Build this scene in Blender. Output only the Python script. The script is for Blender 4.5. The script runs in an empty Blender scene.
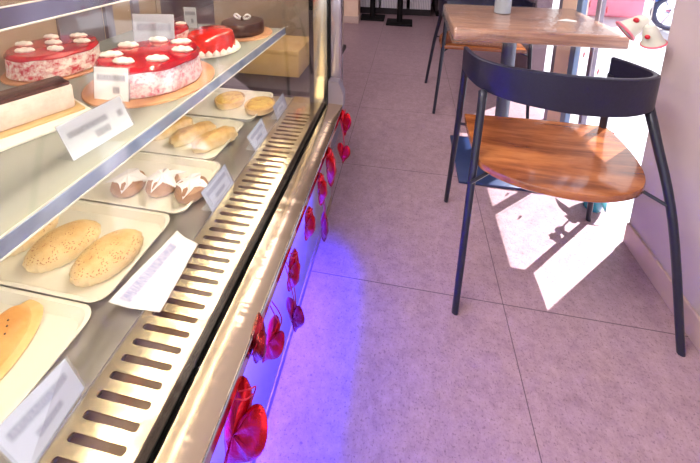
import bpy, bmesh, math, random
from mathutils import Vector, Matrix, Euler
random.seed(4)
PI = math.pi
C = bpy.context.scene.collection
sc = bpy.context.scene

# ------------------------------------------------------------------ materials
def lin(c):
    return tuple((x/12.92 if x <= .04045 else ((x+.055)/1.055)**2.4) for x in c)
def S(r, g, b):
    return lin((r/255, g/255, b/255)) + (1,)
class NT:
    def __init__(s, name):
        s.m = bpy.data.materials.new(name); s.m.use_nodes = True
        s.t = s.m.node_tree; s.n = s.t.nodes; s.l = s.t.links
        s.b = s.n['Principled BSDF']; s.out = s.n['Material Output']
    def node(s, typ, **kw):
        n = s.n.new(typ)
        for k, v in kw.items(): setattr(n, k, v)
        return n
    def link(s, a, b): s.l.new(a, b)
    def coord(s, scale=(1, 1, 1), kind='Object'):
        tc = s.node('ShaderNodeTexCoord'); mp = s.node('ShaderNodeMapping')
        mp.inputs['Scale'].default_value = scale
        s.link(tc.outputs[kind], mp.inputs['Vector']); return mp.outputs['Vector']
    def noise(s, vec, scale, detail=4, rough=.6, dist=0):
        n = s.node('ShaderNodeTexNoise'); n.inputs['Scale'].default_value = scale
        n.inputs['Detail'].default_value = detail; n.inputs['Roughness'].default_value = rough
        n.inputs['Distortion'].default_value = dist
        s.link(vec, n.inputs['Vector']); return n.outputs['Fac']
    def ramp(s, fac, stops):
        r = s.node('ShaderNodeValToRGB'); e = r.color_ramp.elements
        while len(e) < len(stops): e.new(.5)
        for i, (p, c) in enumerate(stops): e[i].position = p; e[i].color = c
        s.link(fac, r.inputs['Fac']); return r.outputs['Color']
    def mix(s, fac, a, b):
        m = s.node('ShaderNodeMix', data_type='RGBA')
        if isinstance(fac, float): m.inputs[0].default_value = fac
        else: s.link(fac, m.inputs[0])
        for k, v in ((6, a), (7, b)):
            if isinstance(v, tuple): m.inputs[k].default_value = v
            else: s.link(v, m.inputs[k])
        return m.outputs[2]
    def math(s, op, a, b=None):
        m = s.node('ShaderNodeMath', operation=op)
        for k, v in ((0, a), (1, b)):
            if v is None: continue
            if isinstance(v, (int, float)): m.inputs[k].default_value = v
            else: s.link(v, m.inputs[k])
        return m.outputs[0]
    def bump(s, h, strength=.3, dist=.01):
        b = s.node('ShaderNodeBump'); b.inputs['Strength'].default_value = strength
        b.inputs['Distance'].default_value = dist
        s.link(h, b.inputs['Height']); s.link(b.outputs['Normal'], s.b.inputs['Normal'])
    def base(s, c):
        if isinstance(c, tuple): s.b.inputs['Base Color'].default_value = c
        else: s.link(c, s.b.inputs['Base Color'])
    def set(s, rough=.5, metal=0, spec=.5, alpha=1, coat=0):
        s.b.inputs['Roughness'].default_value = rough; s.b.inputs['Metallic'].default_value = metal
        s.b.inputs['Specular IOR Level'].default_value = spec; s.b.inputs['Alpha'].default_value = alpha
        s.b.inputs['Coat Weight'].default_value = coat; s.b.inputs['Coat Roughness'].default_value = .08

def plain(name, c, rough=.5, metal=0, var=.08, scale=30, bump=0, spec=.5, coat=0):
    """one colour with slight procedural variation"""
    t = NT(name); v = t.coord()
    f = t.noise(v, scale)
    d = tuple(max(0, x*(1-var)) for x in c[:3])+(1,); u = tuple(min(1, x*(1+var)) for x in c[:3])+(1,)
    t.base(t.ramp(f, [(.3, d), (.7, u)])); t.set(rough, metal, spec, 1, coat)
    if bump: t.bump(f, bump, .004)
    return t.m

def thin_glass(name, tint=(1, 1, 1, 1), ior=1.45, bump=0, bscale=20, bdist=.004, haze=0):
    t = NT(name); t.n.remove(t.b)
    tr = t.node('ShaderNodeBsdfTransparent'); tr.inputs[0].default_value = tint
    gl = t.node('ShaderNodeBsdfGlossy'); gl.inputs['Roughness'].default_value = .03
    fr = t.node('ShaderNodeFresnel'); ge = t.node('ShaderNodeNewGeometry')
    mr = t.node('ShaderNodeMapRange'); t.link(ge.outputs['Backfacing'], mr.inputs[0])
    mr.inputs[3].default_value = ior; mr.inputs[4].default_value = 1/ior; t.link(mr.outputs[0], fr.inputs[0])
    mx = t.node('ShaderNodeMixShader')
    if bump:
        b = t.node('ShaderNodeBump'); b.inputs['Strength'].default_value = bump; b.inputs['Distance'].default_value = bdist
        t.link(t.noise(t.coord(), bscale, 3), b.inputs['Height'])
        t.link(b.outputs[0], gl.inputs['Normal'])
    t.link(fr.outputs[0], mx.inputs[0]); t.link(tr.outputs[0], mx.inputs[1]); t.link(gl.outputs[0], mx.inputs[2])
    if haze:
        df = t.node('ShaderNodeBsdfDiffuse'); df.inputs[0].default_value = tint
        m2 = t.node('ShaderNodeMixShader'); m2.inputs[0].default_value = haze
        t.link(mx.outputs[0], m2.inputs[1]); t.link(df.outputs[0], m2.inputs[2]); mx = m2
    t.link(mx.outputs[0], t.out.inputs[0]); return t.m

def glow(name, c, s):
    t = NT(name); t.b.inputs['Base Color'].default_value = c
    t.b.inputs['Emission Color'].default_value = c; t.b.inputs['Emission Strength'].default_value = s
    return t.m

def floor_mat():
    t = NT('porcelain_tile'); v = t.coord()
    n1 = t.noise(v, 2.2, 5, .65); n2 = t.noise(v, 16, 7, .75); n3 = t.noise(v, 160, 3, .7)
    c1 = t.ramp(n1, [(.3, S(150, 122, 132)), (.7, S(176, 146, 156))])
    c2 = t.ramp(n2, [(.3, S(128, 100, 112)), (.72, S(190, 160, 170))])
    n4 = t.noise(v, 48, 5, .8)
    c = t.mix(.6, c1, c2)
    c = t.mix(.28, c, t.ramp(n4, [(.32, S(110, 84, 94)), (.68, S(196, 168, 176))]))
    sp = t.ramp(n3, [(.33, (0, 0, 0, 1)), (.44, (1, 1, 1, 1))])
    c = t.mix(t.math('MULTIPLY', t.math('SUBTRACT', 1.0, sp), .6), c, S(96, 72, 80))
    sep = t.node('ShaderNodeSeparateXYZ'); t.link(v, sep.inputs[0])
    def line(o, off, per, w):
        a = t.math('ADD', t.math('SUBTRACT', o, off), 50*per)
        m = t.math('MODULO', a, per)
        d = t.math('ABSOLUTE', t.math('SUBTRACT', m, per/2))
        return t.math('GREATER_THAN', d, per/2-w)
    g = t.math('MAXIMUM', line(sep.outputs[0], .337, .6253, .0012), line(sep.outputs[1], .952, .5815, .0012))
    t.base(t.mix(g, c, S(92, 74, 82)))
    t.set(.42, 0, .35)
    rr = t.ramp(n2, [(.3, (.34, .34, .34, 1)), (.7, (.5, .5, .5, 1))]); t.link(rr, t.b.inputs['Roughness'])
    t.bump(t.math('SUBTRACT', n3, t.math('MULTIPLY', g, 2.0)), .12, .002)
    return t.m

def wood_mat(name, a, b, c, rough=.3, scale=(1.2, 14, 14), coat=.3, ring=3.0):
    t = NT(name); v = t.coord(scale)
    n = t.noise(v, ring, 6, .62, .8); n2 = t.noise(v, 14, 4, .7)
    f = t.math('ADD', t.math('MULTIPLY', n, .75), t.math('MULTIPLY', n2, .25))
    t.base(t.ramp(f, [(.36, a), (.5, b), (.64, c)])); t.set(rough, 0, .5, 1, coat)
    t.bump(n2, .06, .002); return t.m

def steel_mat(name, c, rough=.22, wav=.25, stretch=(3, 14, 3), bd=.004):
    t = NT(name); t.base(c); t.set(rough, 1)
    n = t.noise(t.coord(stretch), 1.4, 3, .5, .6)
    fine = t.noise(t.coord((2, 300, 2)), 3, 2)
    t.bump(t.math('ADD', n, t.math('MULTIPLY', fine, .02)), wav, bd)
    return t.m

def speckle(name, base, spot, scale, lo, hi, rough=.6, bump=.3, bd=.003):
    t = NT(name); v = t.coord()
    f = t.noise(v, scale, 4, .7); g = t.noise(v, scale*.35, 3)
    h = t.math('ADD', t.math('MULTIPLY', f, .65), t.math('MULTIPLY', g, .35))
    t.base(t.ramp(h, [(lo, base), (hi, spot)])); t.set(rough, 0, .4)
    t.bump(f, bump, bd); return t.m

def pastry_mat(name, pale, gold, dark, z0, z1, seed_scale=130, seed_lo=.33, seedc=None):
    """pale below, browner to the crown as baked crust is, with seeds"""
    t = NT(name); v = t.coord(); sep = t.node('ShaderNodeSeparateXYZ'); t.link(v, sep.inputs[0])
    n = t.noise(v, 28, 5, .65)
    h = t.node('ShaderNodeMapRange'); t.link(sep.outputs[2], h.inputs[0])
    h.inputs[1].default_value = z0; h.inputs[2].default_value = z1
    f = t.math('ADD', t.math('MULTIPLY', h.outputs[0], .7), t.math('MULTIPLY', t.math('SUBTRACT', n, .5), .9))
    col = t.ramp(f, [(.05, pale), (.5, gold), (.95, dark)])
    if seedc:
        vo = t.node('ShaderNodeTexVoronoi'); vo.inputs['Scale'].default_value = seed_scale
        t.link(v, vo.inputs['Vector'])
        m = t.math('MULTIPLY', t.math('LESS_THAN', vo.outputs['Distance'], seed_lo), t.math('GREATER_THAN', h.outputs[0], .45))
        m = t.math('MULTIPLY', m, t.math('GREATER_THAN', t.noise(v, 40, 2), .5))
        col = t.mix(m, col, seedc)
    t.base(col); t.set(.45, 0, .4); t.bump(n, .6, .004); return t.m

def card_mat(name, paper, ink, rows, su=7.0):
    """white card with rows of out-of-focus grey print (Generated u along, v up)"""
    t = NT(name); v = t.coord(kind='UV'); sep = t.node('ShaderNodeSeparateXYZ'); t.link(v, sep.inputs[0])
    u, w = sep.outputs[0], sep.outputs[1]
    tot = None
    n = t.noise(t.coord((su*4, 3, 1), 'UV'), 2.5, 3)
    for (u0, u1, v0, v1) in rows:
        def soft(x, a, b, k):
            r1 = t.node('ShaderNodeMapRange', interpolation_type='SMOOTHSTEP'); t.link(x, r1.inputs[0]); r1.inputs[1].default_value = a-k; r1.inputs[2].default_value = a+k
            r2 = t.node('ShaderNodeMapRange', interpolation_type='SMOOTHSTEP'); t.link(x, r2.inputs[0]); r2.inputs[1].default_value = b-k; r2.inputs[2].default_value = b+k
            return t.math('SUBTRACT', r1.outputs[0], r2.outputs[0])
        k = t.math('MULTIPLY', soft(u, u0, u1, .03), soft(w, v0, v1, .05))
        tot = k if tot is None else t.math('MAXIMUM', tot, k)
    f = t.math('MULTIPLY', tot, t.math('ADD', n, .15))
    t.base(t.mix(f, paper, ink)); t.set(.5, 0, .4); return t.m

M = {}
M['floor'] = floor_mat()
M['wall'] = plain('painted_wall', S(196, 178, 182), .8, 0, .03, 8, .05)
M['wall2'] = plain('back_wall', S(120, 96, 104), .8, 0, .05, 6)
M['ceil'] = plain('ceiling_paint', S(235, 232, 230), .9, 0, .02, 5)
M['base'] = plain('skirting', S(196, 168, 160), .5, 0, .06, 12)
M['steel'] = steel_mat('brushed_steel', S(222, 210, 190), .2, .5, (2, 10, 2), .006)
def lip_mat():
    t = NT('lip_steel'); t.base(S(236, 214, 182)); t.set(.16, 1)
    n = t.noise(t.coord((500, 2, 2)), 1.0, 2, .5); n2 = t.noise(t.coord((3, 34, 4)), 1.0, 2, .5)
    t.bump(t.math('ADD', t.math('MULTIPLY', n, .006), n2), .35, .005); return t.m
M['strip'] = lip_mat()
M['grille'] = steel_mat('grille_steel', S(236, 220, 188), .2, .6, (4, 9, 4), .008)
M['deck'] = steel_mat('deck_steel', S(205, 203, 200), .32, .2)
M['panel'] = plain('panel_steel', S(205, 203, 215), .28, .55, .04, 4)
M['dark'] = plain('dark_seal', S(20, 17, 20), .7, 0, .1, 20, 0, .2)
M['slotdark'] = plain('duct', S(150, 126, 108), .6, .2, .15, 60)
M['bar'] = plain('shelf_trim', S(190, 210, 244), .14, .35, .3, 12)  # bluish white with pale patches that paint in its reflected highlights
M['slate'] = plain('slate_trim', S(112, 108, 134), .15, .4, .3, 9)
M['shelfclear'] = thin_glass('shelf_glass_clear', (.88, .90, .90, 1), 1.5)
M['shelf'] = thin_glass('shelf_glass', (.70, .71, .67, 1), 1.5, haze=.35)
M['glass'] = thin_glass('clear_glass', (.97, .985, .98, 1), 1.45)
M['pane'] = thin_glass('window_glass', (.98, .99, 1, 1), 1.4)
M['mirrorp'] = plain('grey_glass_panel', S(170, 160, 172), .12, .6, .1, 5)
M['rear'] = plain('rear_panel', S(176, 150, 128), .45, 0, .08, 3)
M['railw'] = plain('rail_pale', S(214, 206, 196), .4, 0, .05, 10)
M['led'] = glow('led_warm', S(255, 238, 208), 44)
M['ledblue'] = glow('led_blue', S(70, 50, 255), 4)
M['white'] = plain('white_plastic', S(238, 234, 222), .35, 0, .02, 20)
M['tray'] = plain('tray_plastic', S(248, 242, 230), .4, 0, .02, 12)
M['cream'] = plain('whipped_cream', S(250, 240, 232), .6, 0, .03, 60, .3)
M['glaze'] = plain('red_glaze', S(190, 22, 38), .18, 0, .25, 25, .15, .6, .5)
M['jelly'] = plain('red_jelly', S(214, 34, 22), .14, 0, .3, 40, .25, .6, .6)
M['frost'] = speckle('pink_speckled_cream', S(250, 236, 230), S(206, 50, 70), 75, .44, .60)
M['frost2'] = speckle('pink_crumb_cream', S(252, 236, 240), S(222, 90, 130), 110, .46, .66)
M['sponge'] = speckle('pale_cake', S(228, 210, 202), S(204, 172, 160), 40, .45, .75, .6, .2)
M['choco'] = plain('chocolate', S(70, 36, 30), .25, 0, .25, 30, .15, .5, .3)
M['chocod'] = plain('dark_chocolate', S(62, 38, 36), .3, 0, .3, 40, .2)
M['board'] = plain('cake_board', S(206, 150, 112), .5, 0, .06, 30)
M['gold'] = plain('gold_board', S(222, 186, 134), .35, .2, .06, 30)
M['cardbox'] = plain('tan_box', S(224, 178, 112), .6, 0, .08, 10)
M['sesame'] = pastry_mat('sesame_pastry', S(244, 224, 186), S(238, 204, 146), S(212, 156, 92), .004, .042, 260, .3, S(184, 112, 70))
M['turn'] = pastry_mat('turnover_crust', S(244, 206, 136), S(232, 172, 96), S(216, 146, 74), .0, .03)
M['turnrim'] = pastry_mat('turnover_rim', S(240, 208, 146), S(230, 184, 110), S(212, 150, 76), .0, .03)
M['seed'] = plain('black_seed', S(44, 34, 30), .6)
M['puff'] = pastry_mat('flaky_puff', S(246, 226, 186), S(226, 182, 118), S(176, 116, 62), .008, .046)
M['tart'] = pastry_mat('tart_shell', S(244, 220, 172), S(236, 200, 142), S(214, 160, 96), 0, .03)
M['tartfill'] = speckle('cheese_filling', S(248, 212, 120), S(200, 130, 62), 60, .42, .7, .4, .8)
M['bun'] = pastry_mat('brown_bun', S(214, 184, 160), S(184, 142, 112), S(140, 92, 66), 0, .035)
M['glare'] = plain('white_glare', S(252, 246, 250), .4, 0, .02, 30)
M['acry'] = thin_glass('acrylic', (.93, .95, .98, 1), 1.49, haze=.12)
M['film'] = thin_glass('plastic_film', (1, .985, .97, 1), 1.55, .8, 22, .010, haze=.06)
M['wrap'] = thin_glass('cling_wrap', (1, 1, 1, 1), 1.35, .8, 40, .006, haze=.08)
M['foil'] = plain('red_foil', S(206, 20, 42), .2, .75, .2, 60, .6)
M['foild'] = plain('dark_red_foil', S(150, 18, 46), .24, .75, .2, 60, .6)
M['ribbon'] = plain('red_ribbon', S(196, 30, 62), .3, .3)
M['leather'] = plain('black_leather', S(30, 29, 50), .34, 0, .15, 120, .12, .5)
M['legm'] = plain('dark_steel_leg', S(44, 44, 58), .32, .3, .08, 40)
M['seatw'] = wood_mat('acacia_seat', S(104, 52, 28), S(152, 86, 46), S(186, 116, 66), .24, (.8, 5, 5), .9)
M['tablew'] = wood_mat('table_wood', S(120, 76, 58), S(170, 118, 90), S(196, 146, 112), .28, (1.4, 12, 12), .2)
M['colm'] = plain('grey_column', S(92, 96, 112), .35, .3, .06, 20)
M['basep'] = plain('sky_tinted_base', S(40, 56, 98), .35, .1, .08, 20)  # blue of the reflected sky put into the plate colour
M['pot'] = plain('grey_pot', S(160, 164, 172), .4, .1, .04, 20)
M['paper'] = plain('paper', S(250, 248, 246), .6, 0, .01, 20)
M['bell'] = plain('cream_bell', S(216, 214, 200), .5, 0, .04, 20)
M['bellpink'] = plain('pink_trim', S(240, 120, 140), .4)
M['red'] = plain('red_paint', S(200, 28, 48), .35)
M['string'] = plain('white_string', S(240, 236, 236), .7)
M['mull'] = plain('blue_grey_frame', S(118, 136, 166), .45, .2, .04, 10)
M['mullg'] = plain('grey_frame', S(138, 128, 144), .45, .2, .04, 10)
M['tan'] = plain('peach_wall', S(250, 214, 190), .7, 0, .04, 10)
M['wpanel'] = plain('white_panel', S(244, 244, 250), .5, 0, .02, 10)
M['pave'] = plain('pavement', S(196, 196, 206), .8, 0, .05, 4)
M['teal'] = plain('teal_glaze', S(44, 146, 170), .18, 0, .1, 20, 0, .5, .4)
M['leaf'] = plain('green_leaf', S(74, 140, 84), .45, 0, .2, 40)
M['tleaf'] = plain('teal_leaf', S(90, 176, 190), .4, 0, .2, 40)
M['blue'] = plain('blue_paint', S(74, 104, 176), .25, .1, .05, 10)
M['tyre'] = plain('tyre', S(64, 68, 96), .7)
M['chrome'] = plain('chrome', S(210, 216, 230), .15, 1)
M['pink'] = plain('pink_cloth', S(244, 150, 170), .7, 0, .06, 10)
M['darkcab'] = plain('dark_cabinet', S(40, 28, 36), .5, 0, .1, 10)
M['cards'] = card_mat('card_print', S(246, 244, 250), S(118, 112, 132), [(.08, .92, .62, .80), (.55, .75, .25, .45)])
M['cardbig'] = card_mat('card_print_large', S(246, 243, 246), S(96, 92, 108), [(.07, .68, .55, .72), (.84, .93, .45, .65), (.42, .66, .22, .42)])
M['cardblue'] = card_mat('card_print_blue', S(214, 222, 246), S(128, 138, 176), [(.1, .9, .6, .8), (.3, .7, .25, .42)])
M['slip'] = card_mat('slip_print', S(246, 244, 250), S(110, 118, 190), [(.05, .85, .1, .36)], 9)

def ribbed():
    t = NT('ribbed_white'); v = t.coord(); w = t.node('ShaderNodeTexWave'); w.inputs['Scale'].default_value = 14
    t.link(v, w.inputs['Vector']); t.base(t.ramp(w.outputs['Fac'], [(.1, S(190, 182, 196)), (.5, S(238, 232, 240))]))
    t.set(.5); t.bump(w.outputs['Fac'], .4, .01); return t.m
M['rib'] = ribbed()

# ------------------------------------------------------------------ mesh helpers
def obj(name, bm, mat, parent=None, smooth=True, origin=None):
    bmesh.ops.recalc_face_normals(bm, faces=bm.faces)
    me = bpy.data.meshes.new(name)
    if origin is not None:
        bmesh.ops.translate(bm, verts=bm.verts, vec=-Vector(origin))
    bm.to_mesh(me); bm.free()
    for m in (mat if isinstance(mat, (list, tuple)) else [mat]): me.materials.append(m)
    if smooth:
        for p in me.polygons: p.use_smooth = True
        try: me.set_sharp_from_angle(angle=math.radians(38))
        except Exception: pass
    o = bpy.data.objects.new(name, me); C.objects.link(o)
    if origin is not None: o.location = origin
    if parent is not None:
        o.parent = parent
        if origin is None: o.matrix_parent_inverse = Matrix.Translation(-parent.location)
        else: o.location = Vector(origin)-parent.location
    return o
def tag(o, label, cat, group=None):
    o['label'] = label; o['category'] = cat
    if group: o['group'] = group
    return o
def thing(name, label, cat, loc=(0, 0, 0), group=None):
    o = bpy.data.objects.new(name, None); C.objects.link(o); o.location = loc
    o.empty_display_size = .05
    return tag(o, label, cat, group)
def struct(name, bm, mat, parent=None, smooth=False):
    o = obj(name, bm, mat, parent, smooth)
    if parent is None: o['kind'] = 'structure'
    return o
def box(bm, x0, x1, y0, y1, z0, z1, bev=0, seg=2):
    g = bmesh.ops.create_cube(bm, size=1)['verts']
    bmesh.ops.scale(bm, verts=g, vec=(x1-x0, y1-y0, z1-z0))
    bmesh.ops.translate(bm, verts=g, vec=((x0+x1)/2, (y0+y1)/2, (z0+z1)/2))
    if bev:
        ed = list({e for v in g for e in v.link_edges})
        bmesh.ops.bevel(bm, geom=ed, offset=bev, segments=seg, affect='EDGES', profile=.5)
    return bm
def B(*a, **k): return box(bmesh.new(), *a, **k)
def frame_of(d):
    d = d.normalized(); a = Vector((0, 0, 1)) if abs(d.z) < .9 else Vector((0, 1, 0))
    u = d.cross(a).normalized(); return u, d.cross(u).normalized()
def tube(bm, pts, rad, n=12, cap=True):
    pts = [Vector(p) for p in pts]; R = rad if isinstance(rad, (list, tuple)) else [rad]*len(pts)
    rings = []; u0 = None
    for i, p in enumerate(pts):
        d = (pts[min(i+1, len(pts)-1)]-pts[max(i-1, 0)])
        u, v = frame_of(d)
        if u0 is not None:
            u = (u0-d.normalized()*u0.dot(d.normalized())).normalized(); v = d.normalized().cross(u)
        u0 = u
        rings.append([bm.verts.new(p+(u*math.cos(2*PI*k/n)+v*math.sin(2*PI*k/n))*R[i]) for k in range(n)])
    for a, b in zip(rings, rings[1:]):
        for k in range(n): bm.faces.new((a[k], a[(k+1) % n], b[(k+1) % n], b[k]))
    if cap: bm.faces.new(rings[0][::-1]); bm.faces.new(rings[-1])
    return bm
def rings_surf(bm, rings, cap0=True, cap1=True):
    vs = [[bm.verts.new(p) for p in r] for r in rings]; n = len(vs[0])
    for a, b in zip(vs, vs[1:]):
        for k in range(n): bm.faces.new((a[k], a[(k+1) % n], b[(k+1) % n], b[k]))
    if cap0: bm.faces.new(vs[0][::-1])
    if cap1: bm.faces.new(vs[-1])
    return bm
def lathe(bm, prof, c=(0, 0, 0), n=40, cap0=True, cap1=True, wob=None):
    R = []
    for r, z in prof:
        ring = []
        for k in range(n):
            a = 2*PI*k/n; rr = r*(wob(a, z) if wob else 1)
            ring.append((c[0]+rr*math.cos(a), c[1]+rr*math.sin(a), c[2]+z))
        R.append(ring)
    return rings_surf(bm, R, cap0, cap1)
def rrect(x0, x1, y0, y1, r, z, k=6):
    P = []
    for cx, cy, a0 in ((x1-r, y1-r, 0), (x0+r, y1-r, PI/2), (x0+r, y0+r, PI), (x1-r, y0+r, 1.5*PI)):
        for i in range(k+1):
            a = a0+PI/2*i/k; P.append((cx+r*math.cos(a), cy+r*math.sin(a), z))
    return P
def catmull(P, n=8):
    P = [Vector(p) for p in P]; o = []
    for i in range(len(P)-1):
        a, b, c, d = P[max(i-1, 0)], P[i], P[i+1], P[min(i+2, len(P)-1)]
        for k in range(n):
            t = k/n
            o.append(.5*((2*b)+(c-a)*t+(2*a-5*b+4*c-d)*t*t+(-a+3*b-3*c+d)*t**3))
    return o+[P[-1]]
def dup(root, loc, label=None, rz=0, group=None):
    r = root.copy(); C.objects.link(r); r.location = loc
    r.rotation_euler = (root.rotation_euler.x, root.rotation_euler.y, root.rotation_euler.z+rz)
    if label: r['label'] = label
    if group: r['group'] = group
    for ch in list(root.children):
        c = ch.copy(); C.objects.link(c); c.parent = r; c.matrix_parent_inverse = ch.matrix_parent_inverse.copy()
        for g in list(ch.children):
            d = g.copy(); C.objects.link(d); d.parent = c; d.matrix_parent_inverse = g.matrix_parent_inverse.copy()
    return r
def quad(pts, uv=True, thick=.0008):
    """thin card from four corners (bottom-left, bottom-right, top-right, top-left)"""
    bm = bmesh.new(); P = [Vector(p) for p in pts]
    nrm = (P[1]-P[0]).cross(P[3]-P[0]).normalized()*thick
    a = [bm.verts.new(p+nrm) for p in P]; b = [bm.verts.new(p-nrm) for p in P]
    L = bm.loops.layers.uv.new('UVMap'); U = [(0, 0), (1, 0), (1, 1), (0, 1)]
    f = bm.faces.new(a)
    for l, u in zip(f.loops, U): l[L].uv = u
    f = bm.faces.new(b[::-1])
    for l, u in zip(f.loops, U[::-1]): l[L].uv = u
    for k in range(4): bm.faces.new((a[k], b[k], b[(k+1) % 4], a[(k+1) % 4]))
    return bm

# ------------------------------------------------------------------ setting
FX = .87                                           # window front plane
struct('floor', B(-3, .9, -2, 6.2, -.05, 0), M['floor'])
struct('ceiling', B(-3, 1.05, -2, 6.2, 2.8, 2.9), M['ceil'])
struct('wall_right', B(.857, 1.0, -2, 1.285, 0, 2.8, .004), M['wall'])
struct('baseboard_right', B(.846, .857, -2, 1.279, 0, .085, .003), M['base'])
struct('wall_back', B(-3, 1.0, 5.6, 5.75, 0, 2.8), M['wall2'])
struct('wall_left', B(-3.1, -3, -2, 6.2, 0, 2.8), M['wall2'])
struct('trim_1', B(.86, .98, 1.285, 5.6, 2.49, 2.8), M['wpanel'])          # header over the shop front
# shop front: frames and panels
struct('trim_2', B(.862, .888, 1.735, 1.765, 0, 2.49, .004), M['mullg'])
struct('trim_3', B(.862, .888, 1.900, 1.955, 0, 2.49, .004), M['mull'])
struct('trim_4', B(.862, .92, 1.960, 2.125, 0, 2.49, .004), M['tan'])
struct('trim_5', B(.868, .92, 2.125, 2.18, 0, 2.49), M['mullg'])
struct('window_3', B(.874, .880, 2.18, 2.62, .01, 2.49), M['pane'])
struct('added_overhang', B(.9, 1.94, -1.0, 6.0, 2.5, 2.56), M['wpanel'])          # unseen overhang, added to cut off the sun patch and shade the seat
struct('wall_window', B(.90, 1.0, 2.62, 5.6, 0, 2.49), M['wall2'])
w = struct('window_1', B(.874, .880, 1.289, 1.735, .01, 2.49), M['pane'])
w = struct('window_2', B(.874, .880, 1.765, 1.900, .01, 2.49), M['pane'])
g = struct('ground', B(.9, 16, -6, 22, -.12, -.02), M['pave'])
# back of the shop: white ribbed counter front on a dark kick
t = thing('service_counter', 'white ribbed counter front with dark kickboard at the far end of the aisle', 'counter', (-.1, 5.0, 0))
obj('kickboard', B(-.72, .30, 4.78, 5.3, 0, .10), M['darkcab'], t)
for a, b in ((-.72, -.40), (-.37, -.02), (.02, .30)):
    obj('front_panel', B(a, b, 4.72, 5.3, .10, 1.0, .006), M['rib'], t)
obj('countertop', B(-.76, .33, 4.68, 5.32, 1.0, 1.04, .006), M['darkcab'], t)
t = thing('tall_cabinet', 'dark cabinet standing right of the white ribbed counter', 'cabinet', (.6, 5.0, 0))
obj('body', B(.36, .86, 4.75, 5.3, .08, 1.9, .006), M['darkcab'], t)
obj('plinth', B(.38, .84, 4.80, 5.28, 0, .08), M['dark'], t)
for x in (.37, .615):
    d = obj('door', B(x, x+.235, 4.735, 4.75, .1, 1.88, .004), M['darkcab'], t)
    obj('handle', tube(bmesh.new(), [(x+.12, 4.725, .9), (x+.12, 4.725, 1.1)], .006), M['colm'], d)
t = thing('pillar', 'tan painted pillar left of the far pedestal tables', 'pillar', (-.70, 4.3, 0))
obj('shaft', B(-.79, -.61, 4.2, 4.4, .09, 2.8, .004), M['tan'], t)
obj('skirting', B(-.80, -.60, 4.19, 4.41, 0, .09, .004), M['base'], t)
def far_table(x, y, label):
    t = thing('pedestal_table', label, 'table', (x, y, 0), 'far pedestal tables')
    obj('base', B(x-.16, x+.16, y-.14, y+.14, 0, .025, .004), M['dark'], t)
    obj('column', tube(bmesh.new(), [(x, y, .02), (x, y, .72)], .036), M['dark'], t)
    obj('tabletop', B(x-.165, x+.165, y-.17, y+.17, .72, .755, .006), M['tablew'], t)
far_table(-.10, 4.32, 'dark pedestal table in front of the ribbed counter, right of two')
far_table(-.46, 4.50, 'dark pedestal table in front of the ribbed counter, left of two, beside the tan pillar')

# ------------------------------------------------------------------ display case
Y0, Y1 = -.3, 1.245
case = thing('display_case', 'glass fronted bakery display case with steel grille and lip along the aisle', 'display case', (-.65, .5, 0))
obj('body', B(-1.05, -.30, Y0, 1.28, 0, .455), M['panel'], case)
obj('front_panel', B(-.30, -.2905, Y0, 1.27, .03, .47, .002), M['panel'], case)
obj('plinth', B(-.30, -.287, Y0, 1.27, 0, .03), M['slotdark'], case)
# lip: sloping steel strip folded down at its outer edge
bm = bmesh.new()
sec = [(-.2850, .501), (-.231, .4985), (-.2275, .496), (-.2275, .470), (-.2305, .470), (-.232, .490), (-.2850, .492)]
rings_surf(bm, [[(x, y, z) for x, z in sec] for y in [Y0+(1.205-Y0)*k/60 for k in range(61)]])
lip = obj('lip', bm, M['strip'], case)
obj('edge_trim', tube(bmesh.new(), [(-.2272, Y0, .4955), (-.2272, 1.205, .4955)], .0022, 8), M['chrome'], lip)
obj('lip_bracket', B(-.29, -.232, Y0, 1.205, .455, .478), M['panel'], case)
# glazing channel
bm = bmesh.new(); box(bm, -.3122, -.2975, Y0, 1.21, .46, .494); box(bm, -.2885, -.2850, Y0, 1.21, .46, .499); box(bm, -.3122, -.2850, Y0, 1.21, .455, .470)
ch = obj('glazing_channel', bm, M['dark'], case)
for y in [.36+.22*k for k in range(4)]: obj('screw', tube(bmesh.new(), [(-.2857, y, .4985), (-.2857, y, .5)], .002, 8), M['chrome'], ch)
obj('front_glass', B(-.2955, -.2905, Y0, 1.235, .472, 1.40), M['glass'], case)
# air-return grille with real slots
bm = bmesh.new(); gx0, gx1, pitch = -.4285, -.3125, .0222; sx0, sx1, sw = -.4140, -.3285, .0092
ys = [.02+pitch*k for k in range(50)]
zt = .497
for yc in ys:
    ya, yb = yc-pitch/2, yc+pitch/2; r = .0042; s0, s1 = yc-sw/2, yc+sw/2
    inner = rrect(sx0, sx1, s0, s1, r, zt, 2)
    outer = [(gx1, s1-r, zt), (gx1, yb, zt), (sx1-r, yb, zt), (sx0+r, yb, zt), (gx0, yb, zt), (gx0, s1-r, zt), (gx0, s0+r, zt), (gx0, ya, zt), (sx0+r, ya, zt), (sx1-r, ya, zt), (gx1, ya, zt), (gx1, s0+r, zt)]
    vi = [bm.verts.new(p) for p in inner]; vo = [bm.verts.new(p) for p in outer]; vd = [bm.verts.new((p[0], p[1], zt-.003)) for p in inner]
    for k in range(12):
        j = (k+1) % 12
        bm.faces.new((vi[k], vi[j], vo[j], vo[k])); bm.faces.new((vi[j], vi[k], vd[k], vd[j]))
ya, yb = ys[-1]+pitch/2, 1.238
bm.faces.new([bm.verts.new(p) for p in ((gx0, ya, zt), (gx1, ya, zt), (gx1, yb, zt), (gx0, yb, zt))])
bmesh.ops.remove_doubles(bm, verts=bm.verts, dist=1e-5)
obj('air_grille', bm, M['grille'], case)
obj('duct', B(-.424, -.3125, Y0, 1.238, .456, .472), M['slotdark'], case)
obj('deck_seam', B(-.4315, -.4286, Y0, 1.238, .47, .4985), M['chrome'], case)
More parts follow.
